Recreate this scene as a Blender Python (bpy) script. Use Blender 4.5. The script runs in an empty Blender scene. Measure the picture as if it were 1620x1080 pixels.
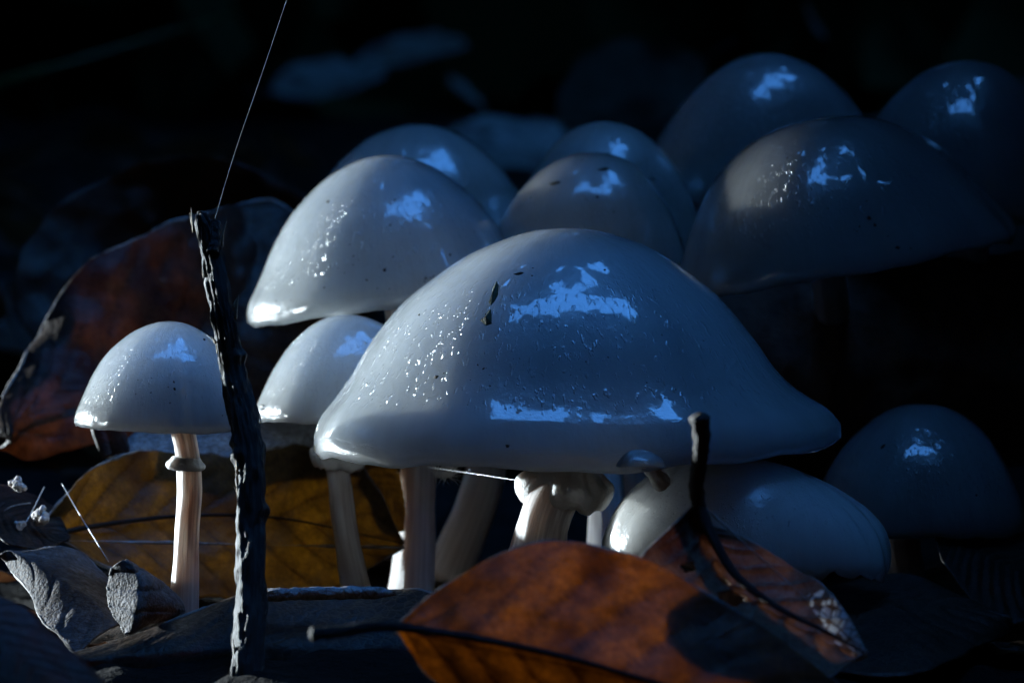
import bpy, bmesh, math, random
from math import radians as R, sin, cos, pi, exp
from mathutils import Vector as V, Matrix, noise as NZ
random.seed(7)
scene = bpy.context.scene
COL = scene.collection

# ------------------------------------------------------------------ camera
S = 0.0000921          # metres per photograph pixel in the plane of the front mushroom
D = 0.45               # lens to that plane
ZC = 0.0387            # lens height above the litter
cam_d = bpy.data.cameras.new('camera'); cam = bpy.data.objects.new('camera', cam_d); COL.objects.link(cam)
cam.location = (0, -D, ZC); cam.rotation_euler = (R(90), 0, 0)
cam_d.sensor_width = 36; cam_d.lens = 36 * D / (1620 * S)
cam_d.clip_start = 0.01; cam_d.clip_end = 400
cam_d.dof.use_dof = True; cam_d.dof.focus_distance = D - 0.018; cam_d.dof.aperture_fstop = 34
cam_d.dof.aperture_blades = 0
scene.camera = cam

# ------------------------------------------------------------------ sky, sun, exposure
SUN_AZ = math.atan2(-0.84, 0.54)      # from +Y towards +X: behind and to the side
SUN_EL = R(7)
SUN = V((sin(SUN_AZ) * cos(SUN_EL), cos(SUN_AZ) * cos(SUN_EL), sin(SUN_EL)))
w = bpy.data.worlds.new('World'); scene.world = w; w.use_nodes = True
wn = w.node_tree.nodes; wl = w.node_tree.links
sky = wn.new('ShaderNodeTexSky'); sky.sky_type = 'NISHITA'; sky.sun_disc = False
sky.sun_elevation = SUN_EL; sky.sun_rotation = SUN_AZ
sky.air_density = 1.0; sky.dust_density = 0.2; sky.ozone_density = 6.0
wl.new(sky.outputs[0], wn['Background'].inputs[0]); wn['Background'].inputs[1].default_value = 0.15
sun_d = bpy.data.lights.new('sun', 'SUN'); sun = bpy.data.objects.new('sun', sun_d); COL.objects.link(sun)
sun_d.energy = 0.34; sun_d.angle = R(0.53); sun_d.color = (0.80, 0.93, 1.0)
sun.rotation_euler = SUN.to_track_quat('Z', 'Y').to_euler(); sun.location = SUN * 30
vs = scene.view_settings
vs.view_transform = 'Standard'; vs.look = 'None'; vs.exposure = 5.3; vs.gamma = 1; vs.use_curve_mapping = False
scene.render.engine = 'CYCLES'
cy = scene.cycles
cy.use_denoising = True; cy.max_bounces = 10; cy.diffuse_bounces = 4; cy.transmission_bounces = 8
cy.transparent_max_bounces = 12; cy.sample_clamp_indirect = 6; cy.caustics_reflective = False; cy.caustics_refractive = False

# ------------------------------------------------------------------ helpers
def P(px, py, y=0.0):
    k = S * (D + y) / D
    return V(((px - 810) * k, y, ZC - (py - 540) * k))
def tag(o, label=None, cat=None, group=None, kind=None):
    if label: o['label'] = label
    if cat: o['category'] = cat
    if group: o['group'] = group
    if kind: o['kind'] = kind
    return o
def empty(name, loc, label, cat, group=None):
    o = bpy.data.objects.new(name, None); COL.objects.link(o); o.location = loc; o.empty_display_size = 0.005
    return tag(o, label, cat, group)
def mesh_obj(name, verts, faces, mat, parent=None, smooth=True, attrs=None, origin=None, fmats=None):
    me = bpy.data.meshes.new(name)
    off = V(origin) if origin is not None else (V(parent.location) if parent and parent.parent is None else V((0, 0, 0)))
    if parent is not None and parent.parent is not None: off = V(parent.parent.location) + V(parent.location)
    me.from_pydata([tuple(V(v) - off) for v in verts], [], faces)
    if smooth: me.polygons.foreach_set('use_smooth', [True] * len(me.polygons))
    for m in (mat if isinstance(mat, (list, tuple)) else [mat]): me.materials.append(m)
    if fmats: me.polygons.foreach_set('material_index', fmats)
    for k, vals in (attrs or {}).items():
        a = me.attributes.new(k, 'FLOAT_VECTOR', 'POINT')
        a.data.foreach_set('vector', [c for v in vals for c in v])
    me.update()
    o = bpy.data.objects.new(name, me); COL.objects.link(o)
    if parent is not None: o.parent = parent
    else: o.location = off
    return o
def spline(pts, n):
    pts = [V(p) for p in pts]
    q = [pts[0] * 2 - pts[1]] + pts + [pts[-1] * 2 - pts[-2]]
    L = [0.0]
    for a, b in zip(pts, pts[1:]): L.append(L[-1] + (b - a).length)
    out = []
    for i in range(n):
        t = L[-1] * i / (n - 1); k = 0
        while k < len(pts) - 2 and L[k + 1] < t: k += 1
        f = (t - L[k]) / max(1e-9, L[k + 1] - L[k])
        a, b, c, d = q[k:k + 4]
        out.append(0.5 * ((2 * b) + (c - a) * f + (2 * a - 5 * b + 4 * c - d) * f * f + (3 * b - a - 3 * c + d) * f ** 3))
    return out
def interp(tab, t):
    for (a, va), (b, vb) in zip(tab, tab[1:]):
        if t <= b: return va + (vb - va) * max(0, (t - a)) / (b - a)
    return tab[-1][1]
def fbm(p, o=3): return NZ.fractal(p, 1.0, 2.0, o)
def tube(pts, rad, nu=24, nv=60, bump=None, caps=True):
    """tube round a spline; rad: function of t; bump(t, ang, point) -> extra radius"""
    c = spline(pts, nv); vs_, fs, at = [], [], []
    up = V((0, 1, 0))
    for i, p in enumerate(c):
        t = i / (nv - 1)
        d = (c[min(i + 1, nv - 1)] - c[max(i - 1, 0)]).normalized()
        a = up.cross(d)
        if a.length < 1e-4: a = V((1, 0, 0)).cross(d)
        a.normalize(); b = d.cross(a)
        r0 = rad(t)
        for j in range(nu):
            g = 2 * pi * j / nu
            e = a * cos(g) + b * sin(g)
            r = r0 + (bump(t, g, p) if bump else 0)
            vs_.append(p + e * r); at.append((cos(g), sin(g), t))
        if i:
            o = (i - 1) * nu
            for j in range(nu):
                k = (j + 1) % nu
                fs.append((o + j, o + k, o + nu + k, o + nu + j))
    if caps:
        n = len(vs_); vs_.append(c[0]); at.append((0, 0, 0)); vs_.append(c[-1]); at.append((0, 0, 1))
        for j in range(nu):
            k = (j + 1) % nu
            fs.append((n, k, j)); fs.append((n + 1, (nv - 1) * nu + j, (nv - 1) * nu + k))
    return vs_, fs, at

# ------------------------------------------------------------------ materials
def new_mat(name):
    m = bpy.data.materials.new(name); m.use_nodes = True
    nt = m.node_tree; return m, nt.nodes, nt.links, nt.nodes['Principled BSDF']
def mapped_noise(n, l, attr, scale, vec=(1, 1, 1), detail=4, rough=0.55):
    if attr == 'object':
        a = n.new('ShaderNodeTexCoord'); out = a.outputs['Object']
    else:
        a = n.new('ShaderNodeAttribute'); a.attribute_name = attr; out = a.outputs['Vector']
    mp = n.new('ShaderNodeMapping'); mp.inputs['Scale'].default_value = vec
    l.new(out, mp.inputs[0])
    t = n.new('ShaderNodeTexNoise'); t.inputs['Scale'].default_value = scale
    t.inputs['Detail'].default_value = detail; t.inputs['Roughness'].default_value = rough
    l.new(mp.outputs[0], t.inputs['Vector']); return t.outputs[0]
def ramp(n, l, src, stops):
    r = n.new('ShaderNodeValToRGB'); l.new(src, r.inputs[0])
    e = r.color_ramp.elements
    while len(e) < len(stops): e.new(0.5)
    for k, (p, c) in enumerate(stops):
        e[k].position = p; e[k].color = (c[0], c[1], c[2], 1) if not isinstance(c, (int, float)) else (c, c, c, 1)
    return r.outputs[0]
def bump_chain(n, l, items):
    prev = None
    for src, dist, st in items:
        b = n.new('ShaderNodeBump'); b.inputs['Distance'].default_value = dist; b.inputs['Strength'].default_value = st
        l.new(src, b.inputs['Height'])
        if prev: l.new(prev, b.inputs['Normal'])
        prev = b.outputs[0]
    return prev
def mat_cap(name, col_a, col_b, sss=0.03):
    m, n, l, b = new_mat(name)
    st = mapped_noise(n, l, 'polar', 9.0, (1, 1, 0.12), 4, 0.6)          # faint radial streaks
    bl = mapped_noise(n, l, 'object', 60, (1, 1, 1), 3)
    mx = n.new('ShaderNodeMath'); mx.operation = 'MULTIPLY_ADD'; l.new(st, mx.inputs[0]); mx.inputs[1].default_value = 0.35
    m2 = n.new('ShaderNodeMath'); m2.operation = 'MULTIPLY'; l.new(bl, m2.inputs[0]); m2.inputs[1].default_value = 0.65
    l.new(m2.outputs[0], mx.inputs[2])
    l.new(ramp(n, l, mx.outputs[0], [(0.3, col_a), (0.7, col_b)]), b.inputs['Base Color'])
    b.inputs['Subsurface Weight'].default_value = 1.0
    b.inputs['Subsurface Radius'].default_value = (1.0, 1.05, 1.15)
    b.inputs['Subsurface Scale'].default_value = sss
    b.inputs['Roughness'].default_value = 0.20
    b.inputs['Specular IOR Level'].default_value = 0.4
    b.inputs['Coat Weight'].default_value = 1.0
    b.inputs['Coat Roughness'].default_value = 0.008
    b.inputs['Coat IOR'].default_value = 1.6
    wr = mapped_noise(n, l, 'polar', 15.0, (1, 1, 1.6), 4, 0.65)
    fine = mapped_noise(n, l, 'object', 900, (1, 1, 1), 2)
    # small raised dashes in a band down the flank
    da = mapped_noise(n, l, 'polar', 42.0, (1, 1, 0.9), 2, 0.5)
    dash = ramp(n, l, da, [(0.59, 0), (0.70, 1)])
    pa = n.new('ShaderNodeAttribute'); pa.attribute_name = 'polar'
    sx = n.new('ShaderNodeSeparateXYZ'); l.new(pa.outputs['Vector'], sx.inputs[0])
    band = ramp(n, l, sx.outputs[2], [(0.52, 0), (0.68, 1), (0.86, 1), (0.94, 0)])
    dm = n.new('ShaderNodeMath'); dm.operation = 'MULTIPLY'; l.new(dash, dm.inputs[0]); l.new(band, dm.inputs[1])
    l.new(bump_chain(n, l, [(wr, 0.0004, 0.40), (fine, 0.00008, 0.4), (dm.outputs[0], 0.0004, 0.7)]), b.inputs['Normal'])
    wet = mapped_noise(n, l, 'object', 45, (1, 1, 1), 3)
    l.new(bump_chain(n, l, [(wet, 0.0012, 0.25), (dm.outputs[0], 0.0003, 0.22), (wr, 0.0003, 0.015)]), b.inputs['Coat Normal'])
    return m
def mat_stem():
    m, n, l, b = new_mat('stem_flesh')
    f = mapped_noise(n, l, 'polar', 5.0, (1, 1, 0.25), 5, 0.65)
    g = mapped_noise(n, l, 'polar', 2.0, (0.6, 0.6, 2.0), 3)
    c1 = ramp(n, l, f, [(0.3, (0.48, 0.41, 0.38)), (0.65, (0.82, 0.78, 0.75))])
    c2 = ramp(n, l, g, [(0.4, (1, 1, 1)), (0.75, (0.70, 0.56, 0.50))])
    mx = n.new('ShaderNodeMix'); mx.data_type = 'RGBA'; mx.blend_type = 'MULTIPLY'; mx.inputs[0].default_value = 0.8
    l.new(c1, mx.inputs[6]); l.new(c2, mx.inputs[7]); l.new(mx.outputs[2], b.inputs['Base Color'])
    b.inputs['Subsurface Weight'].default_value = 0.9; b.inputs['Subsurface Radius'].default_value = (1, .92, .85)
    b.inputs['Subsurface Scale'].default_value = 0.004
    b.inputs['Roughness'].default_value = 0.5
    fl = mapped_noise(n, l, 'polar', 14.0, (1, 1, 0.12), 4, 0.7)
    l.new(bump_chain(n, l, [(fl, 0.0005, 0.6)]), b.inputs['Normal'])
    return m
def mat_simple(name, ca, cb, scale, rough=0.7, bump=0.0005, bs=None, spec=0.3, coord='object', vec=(1, 1, 1), sss=0):
    m, n, l, b = new_mat(name)
    a = mapped_noise(n, l, coord, scale, vec, 6, 0.65)
    l.new(ramp(n, l, a, [(0.32, ca), (0.68, cb)]), b.inputs['Base Color'])
    b.inputs['Roughness'].default_value = rough; b.inputs['Specular IOR Level'].default_value = spec
    if sss:
        b.inputs['Subsurface Weight'].default_value = 0.6; b.inputs['Subsurface Radius'].default_value = (1, .9, .85); b.inputs['Subsurface Scale'].default_value = sss
    h = mapped_noise(n, l, coord, bs or scale * 2, vec, 5, 0.65)
    l.new(bump_chain(n, l, [(h, bump, 0.8)]), b.inputs['Normal'])
    return m
def mat_leaf(name, ca, cb, trans, tw=0.45, blotch=None, fuzz=0.0, vein=(0.12, 0.07, 0.04), rough=0.5, spec=0.35, net=0.5):
    """dead leaf: mottled blade, side veins drawn from the blade's own (u, v), translucent to the light behind"""
    m, n, l, b = new_mat(name)
    base = mapped_noise(n, l, 'object', 120, (1, 1, 1), 7, 0.7)
    c1 = ramp(n, l, base, [(0.3, ca), (0.7, cb)])
    big = mapped_noise(n, l, 'object', 38, (1, 1, 1), 3, 0.6)
    bmask = ramp(n, l, big, [(0.52, 0), (0.62, 1)])
    sp_ = ramp(n, l, mapped_noise(n, l, 'object', 850, (1, 1, 1), 3, 0.7), [(0.36, 0.35), (0.60, 1.25)])
    m0 = n.new('ShaderNodeMix'); m0.data_type = 'RGBA'; m0.blend_type = 'MULTIPLY'; m0.inputs[0].default_value = 0.8; l.new(c1, m0.inputs[6]); l.new(sp_, m0.inputs[7]); c1 = m0.outputs[2]
    mx = n.new('ShaderNodeMix'); mx.data_type = 'RGBA'
    l.new(bmask, mx.inputs[0]); l.new(c1, mx.inputs[6]); mx.inputs[7].default_value = (*(blotch or ca), 1)
    # fine vein network
    tc = n.new('ShaderNodeTexCoord')
    vo = n.new('ShaderNodeTexVoronoi'); vo.feature = 'DISTANCE_TO_EDGE'; vo.inputs['Scale'].default_value = 750
    l.new(tc.outputs['Object'], vo.inputs['Vector'])
    net_m = ramp(n, l, vo.outputs['Distance'], [(0.02, 1), (0.10, 0)])
    ml = n.new('ShaderNodeMath'); ml.operation = 'MULTIPLY'; l.new(net_m, ml.inputs[0]); ml.inputs[1].default_value = net
    mx2 = n.new('ShaderNodeMix'); mx2.data_type = 'RGBA'; l.new(ml.outputs[0], mx2.inputs[0])
    l.new(mx.outputs[2], mx2.inputs[6]); mx2.inputs[7].default_value = (*vein, 1)
    col = mx2.outputs[2]
    l.new(col, b.inputs['Base Color'])
    b.inputs['Roughness'].default_value = rough; b.inputs['Specular IOR Level'].default_value = spec
    tr = n.new('ShaderNodeBsdfTranslucent')
    mt = n.new('ShaderNodeMix'); mt.data_type = 'RGBA'; mt.blend_type = 'MULTIPLY'; mt.inputs[0].default_value = 0.55
    mt.inputs[6].default_value = (*trans, 1)
    nb = ramp(n, l, base, [(0.28, 0.10), (0.72, 1.4)])
    nb2 = n.new('ShaderNodeMix'); nb2.data_type = 'RGBA'; nb2.blend_type = 'MULTIPLY'; nb2.inputs[0].default_value = .75; l.new(nb, nb2.inputs[6]); l.new(sp_, nb2.inputs[7])
    l.new(nb2.outputs[2], mt.inputs[7])
    mt2 = n.new('ShaderNodeMix'); mt2.data_type = 'RGBA'; l.new(bmask, mt2.inputs[0]); l.new(mt.outputs[2], mt2.inputs[6])
    mt2.inputs[7].default_value = (trans[0] * .35, trans[1] * .28, trans[2] * .3, 1)
    va = n.new('ShaderNodeAttribute'); va.attribute_name = 'leafuv'
    vx = n.new('ShaderNodeSeparateXYZ'); l.new(va.outputs['Vector'], vx.inputs[0])
    mt3 = n.new('ShaderNodeMix'); mt3.data_type = 'RGBA'; mt3.blend_type = 'MULTIPLY'; l.new(vx.outputs[2], mt3.inputs[0])
    l.new(mt2.outputs[2], mt3.inputs[6]); mt3.inputs[7].default_value = (0.30, 0.24, 0.20, 1)
    mt4 = n.new('ShaderNodeMix'); mt4.data_type = 'RGBA'; mt4.blend_type = 'MULTIPLY'; l.new(ml.outputs[0], mt4.inputs[0])
    l.new(mt3.outputs[2], mt4.inputs[6]); mt4.inputs[7].default_value = (0.55, 0.50, 0.45, 1)
    l.new(mt4.outputs[2], tr.inputs[0])
    ms = n.new('ShaderNodeMixShader'); ms.inputs[0].default_value = tw
    l.new(b.outputs[0], ms.inputs[1]); l.new(tr.outputs[0], ms.inputs[2])
    l.new(ms.outputs[0], n['Material Output'].inputs[0])
    items = [(mapped_noise(n, l, 'object', 400, (1, 1, 1), 4, 0.6), 0.0003, 0.5), (vo.outputs['Distance'], 0.0004, 0.35)]
    if fuzz: items.append((mapped_noise(n, l, 'object', 2200, (1, 1, 1), 2, 0.6), 0.0003, fuzz))
    l.new(bump_chain(n, l, items), b.inputs['Normal'])
    return m

M = {}
M['cap'] = mat_cap('porcelain_cap', (0.32, 0.345, 0.355), (0.43, 0.455, 0.465))
M['cap_warm'] = mat_cap('cream_cap', (0.29, 0.275, 0.25), (0.38, 0.36, 0.33))
M['cap_shaded'] = mat_cap('shaded_cap', (0.20, 0.205, 0.20), (0.27, 0.275, 0.27))  # darker copy of the cap colour: shade painted into the right-hand mushrooms
M['torn'] = mat_cap('torn_cap', (0.44, 0.44, 0.43), (0.56, 0.56, 0.55)); M['torn'].node_tree.nodes['Principled BSDF'].inputs['Coat Weight'].default_value = 0.15
M['stem'] = mat_stem()
M['ring'] = mat_simple('ring_flesh', (0.66, 0.63, 0.60), (0.84, 0.82, 0.79), 260, 0.5, 0.0006, 420, 0.3, sss=0.002)
M['gill'] = mat_simple('gill_flesh', (0.45, 0.40, 0.36), (0.62, 0.58, 0.52), 200, 0.6, 0.0002, sss=0.002)
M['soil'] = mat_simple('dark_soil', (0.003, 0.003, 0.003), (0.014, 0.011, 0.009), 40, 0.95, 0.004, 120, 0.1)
M['bark'] = mat_simple('twig_bark', (0.006, 0.005, 0.004), (0.045, 0.036, 0.030), 6, 0.6, 0.0006, 11, 0.4, 'polar', (1, 1, 3.0))
M['wood'] = mat_simple('split_wood', (0.12, 0.09, 0.06), (0.38, 0.30, 0.20), 300, 0.6, 0.0003, 500)
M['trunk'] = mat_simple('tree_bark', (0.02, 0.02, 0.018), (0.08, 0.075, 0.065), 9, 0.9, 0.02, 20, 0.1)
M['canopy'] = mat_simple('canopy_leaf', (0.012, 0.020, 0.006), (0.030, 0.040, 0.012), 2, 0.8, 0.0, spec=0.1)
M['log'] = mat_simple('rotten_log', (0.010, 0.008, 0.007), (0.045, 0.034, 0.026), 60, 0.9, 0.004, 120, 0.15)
M['branch'] = mat_simple('branch_bark', (0.05, 0.03, 0.022), (0.16, 0.09, 0.065), 3, 0.75, 0.0015, 6, 0.2, 'polar', (1, 1, 4))
M['moss'] = mat_simple('moss', (0.015, 0.028, 0.008), (0.04, 0.06, 0.015), 300, 0.8, 0.0002, spec=0.1)
M['crumb'] = mat_simple('soil_crumb', (0.008, 0.006, 0.005), (0.05, 0.035, 0.02), 900, 0.7, 0.0002)
M['green_bit'] = mat_simple('green_fragment', (0.015, 0.022, 0.006), (0.05, 0.06, 0.018), 900, 0.6, 0.0002)
M['white_bit'] = mat_simple('white_crumb', (0.55, 0.48, 0.44), (0.8, 0.74, 0.70), 900, 0.6, 0.0003, sss=0.0006)
M['fluff'] = mat_simple('white_mould', (0.7, 0.7, 0.7), (0.85, 0.85, 0.85), 900, 0.5, 0.0)
M['insect'] = mat_simple('insect_black', (0.004, 0.004, 0.004), (0.02, 0.016, 0.012), 900, 0.35, 0.0)
M['petiole'] = mat_simple('leaf_stalk', (0.010, 0.007, 0.006), (0.045, 0.031, 0.025), 4, 0.6, 0.0004, 8, 0.35, 'polar', (1, 1, 5))
def mat_clear(name, rough, col=(1, 1, 1), thin=False):
    m, n, l, b = new_mat(name)
    b.inputs['Base Color'].default_value = (*col, 1); b.inputs['Roughness'].default_value = rough
    b.inputs['Transmission Weight'].default_value = 1.0; b.inputs['IOR'].default_value = 1.33
    return m
M['water'] = mat_clear('water_drop', 0.0)
m, n_, l_, b_ = new_mat('spider_silk'); M['silk'] = m
b_.inputs['Base Color'].default_value = (0.8, 0.8, 0.8, 1); b_.inputs['Roughness'].default_value = 0.25; b_.inputs['Specular IOR Level'].default_value = 0.8
m, n_, l_, b_ = new_mat('insect_wing'); M['wing'] = m
b_.inputs['Base Color'].default_value = (0.5, 0.55, 0.65, 1); b_.inputs['Alpha'].default_value = 0.45; b_.inputs['Roughness'].default_value = 0.15
M['rim_light'] = mat_simple('leaf_rim_light', (0.10, 0.08, 0.065), (0.40, 0.37, 0.35), 500, 0.6, 0.0002, 900, 0.4)  # pale tube added along leaf edges to imitate rim light
M['leaf_orange'] = mat_leaf('orange_brown_leaf', (0.07, 0.025, 0.010), (0.20, 0.080, 0.020), (0.48, 0.23, 0.05), 0.5, (0.05, 0.02, 0.01))
M['leaf_hole'] = mat_leaf('weathered_leaf', (0.07, 0.040, 0.030), (0.17, 0.105, 0.075), (0.50, 0.30, 0.20), 0.4, (0.05, 0.025, 0.025), vein=(0.30, 0.22, 0.15), net=0.8)
def skeleton_tip(m):
    # bleached vein cells towards the tip of one half of the blade
    n, l = m.node_tree.nodes, m.node_tree.links
    va = n.new('ShaderNodeAttribute'); va.attribute_name = 'leafuv'; sx = n.new('ShaderNodeSeparateXYZ'); l.new(va.outputs['Vector'], sx.inputs[0])
    tc = n.new('ShaderNodeTexCoord'); vo = n.new('ShaderNodeTexVoronoi'); vo.inputs['Scale'].default_value = 900; vo.feature = 'F1'; l.new(tc.outputs['Object'], vo.inputs['Vector'])
    ve = n.new('ShaderNodeTexVoronoi'); ve.inputs['Scale'].default_value = 900; ve.feature = 'DISTANCE_TO_EDGE'; l.new(tc.outputs['Object'], ve.inputs['Vector'])
    sc_ = n.new('ShaderNodeSeparateColor'); l.new(vo.outputs['Color'], sc_.inputs[0])
    mu = ramp(n, l, sx.outputs[0], [(0.58, 0), (0.90, 1)]); mv = ramp(n, l, sx.outputs[1], [(0.15, 0), (0.6, 1)])
    pr = n.new('ShaderNodeMath'); pr.operation = 'MULTIPLY'; l.new(mu, pr.inputs[0]); l.new(mv, pr.inputs[1])
    p2 = n.new('ShaderNodeMath'); p2.operation = 'MULTIPLY'; l.new(pr.outputs[0], p2.inputs[0]); p2.inputs[1].default_value = 1.5
    lt = n.new('ShaderNodeMath'); lt.operation = 'LESS_THAN'; l.new(sc_.outputs[0], lt.inputs[0]); l.new(p2.outputs[0], lt.inputs[1])
    ed = ramp(n, l, ve.outputs['Distance'], [(0.04, 0), (0.09, 1)])
    pm = n.new('ShaderNodeMath'); pm.operation = 'MULTIPLY'; l.new(lt.outputs[0], pm.inputs[0]); l.new(ed, pm.inputs[1])
    out = n['Material Output']; old = out.inputs[0].links[0].from_socket
    d = n.new('ShaderNodeBsdfTranslucent'); d.inputs[0].default_value = (.85, .85, .85, 1); d2 = n.new('ShaderNodeBsdfDiffuse'); d2.inputs[0].default_value = (.75, .75, .75, 1)
    dd = n.new('ShaderNodeMixShader'); dd.inputs[0].default_value = .5; l.new(d.outputs[0], dd.inputs[1]); l.new(d2.outputs[0], dd.inputs[2])
    ms = n.new('ShaderNodeMixShader'); l.new(pm.outputs[0], ms.inputs[0]); l.new(old, ms.inputs[1]); l.new(dd.outputs[0], ms.inputs[2]); l.new(ms.outputs[0], out.inputs[0])
skeleton_tip(M['leaf_hole'])
M['leaf_red'] = mat_leaf('red_brown_leaf', (0.022, 0.012, 0.009), (0.075, 0.036, 0.020), (0.30, 0.135, 0.06), 0.4, (0.02, 0.01, 0.01), fuzz=0.3)
M['leaf_olive'] = mat_leaf('olive_leaf', (0.040, 0.026, 0.008), (0.15, 0.085, 0.020), (0.32, 0.20, 0.04), 0.45, (0.015, 0.008, 0.006), fuzz=0.4)
M['leaf_grey'] = mat_leaf('grey_fuzzy_leaf', (0.07, 0.065, 0.07), (0.24, 0.22, 0.22), (0.25, 0.15, 0.10), 0.15, (0.05, 0.045, 0.05), fuzz=1.0, rough=0.7, spec=0.25)
M['leaf_sunlit'] = mat_leaf('sunlit_leaf', (0.22, 0.22, 0.23), (0.55, 0.55, 0.56), (0.3, 0.25, 0.2), 0.15, (0.15, 0.15, 0.16), fuzz=1.0, rough=0.6, spec=0.4)  # pale tone puts low sunlight into the leaf colour
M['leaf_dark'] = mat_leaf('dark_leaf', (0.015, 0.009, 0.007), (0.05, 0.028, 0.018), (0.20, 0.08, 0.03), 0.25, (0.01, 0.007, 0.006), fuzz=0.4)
M['leaf_pale'] = mat_leaf('pale_litter_leaf', (0.13, 0.15, 0.14), (0.26, 0.29, 0.27), (0.15, 0.17, 0.14), 0.25, (0.10, 0.09, 0.08))

# ------------------------------------------------------------------ ground
def gz(x, y):
    d = math.hypot(x, y)
    back = min(1, max(0, (y / (d + 1e-6)) * 0.9 + 0.45))          # the bank rises behind, stays low towards the lens
    z = 0.09 * max(0, d - 0.16) * back if d < 7 else 0.09 * 6.84 * back
    if d > 1.6: z += 0.16 * (min(d, 9) - 1.6) * (1 - back)  # rim of the hollow, raised to keep low horizon light out
    if d > 6.2: z += 0.40 * min(7, d - 6.2) * min(1, max(0, (y / d - 0.80) / 0.10))  # far bank raised to shut off stray sunlit ground behind
    z -= 0.035 * (1 - back) * min(1, max(0, (d - 0.05) / 0.25))
    z += 0.004 * fbm(V((x * 40, y * 40, 3)), 3) * min(1, d / 0.05 + 0.2) + 0.03 * fbm(V((x * 3, y * 3, 1)), 3) * min(1, max(0, (d - 0.3) / 1.5))
    return z - 0.004
NA = 150; rr = [0.006 * 1.067 ** k for k in range(150)]
gv = [(0, 0, gz(0, 0))]; gf = []
for i, r in enumerate(rr):
    for j in range(NA):
        a = 2 * pi * j / NA; x, y = r * cos(a), r * sin(a); gv.append((x, y, gz(x, y)))
for j in range(NA): gf.append((0, 1 + j, 1 + (j + 1) % NA))
for i in range(len(rr) - 1):
    for j in range(NA):
        k = (j + 1) % NA; a = 1 + i * NA
        gf.append((a + j, a + NA + j, a + NA + k, a + k))
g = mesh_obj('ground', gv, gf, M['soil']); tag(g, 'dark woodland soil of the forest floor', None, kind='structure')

# ------------------------------------------------------------------ trees round the clearing (they shade the hollow and leave a gap of sky overhead)
GAPDIR = V((0.25, -0.10, 0.97)).normalized()
GX = V((0, 1, 0)).cross(GAPDIR).normalized(); GY = GAPDIR.cross(GX)
PD = V((SUN.y, -SUN.x, 0)).normalized()      # horizontal, across the sunbeam
def in_gap(p):
    d = p.normalized()
    if d.z > 0.5:
        k = d.dot(GAPDIR)
        u, v = d.dot(GX) / k, d.dot(GY) / k
        ang = math.atan2(v, u); rad = math.hypot(u / 0.36, v / 0.32)
        if rad < 0.80 + 0.45 * NZ.noise(V((cos(ang) * 1.6, sin(ang) * 1.6, 4.2))): return True
    t = p.dot(SUN)
    if t > 0:
        q = p - SUN * t; across = q.dot(PD); up = q.dot(PD.cross(SUN)) * (1 if PD.cross(SUN).z > 0 else -1)
        if -0.50 < across < 0.40 and -0.22 < up < 0.36 + 0.1 * NZ.noise(p * 1.5): return True
    return False
TREES = [(-4.6, 7.2, 13, 4.2), (0.9, 8.2, 14, 4.6), (6.2, 6.0, 13, 4.6), (7.6, -1.2, 12, 4.4), (4.2, -7.0, 14, 4.6),
         (-1.6, -7.8, 13, 4.4), (-6.9, -4.0, 13, 4.6), (-8.2, 1.6, 12, 4.2), (-2.7, 2.15, 10, 3.6)]
tree_words = ['beech tree on the bank straight behind the cluster', 'beech tree at the head of the hollow', 'beech tree beyond the mossy log', 'beech tree off the dark end of the cluster',
              'beech tree across the clearing', 'tall beech tree facing the mushrooms', 'beech tree on the far side of the snapped twig', 'beech tree beside the low sunlight', 'slim unseen beech tree added so its trunk shades the rear mushrooms']
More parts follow.
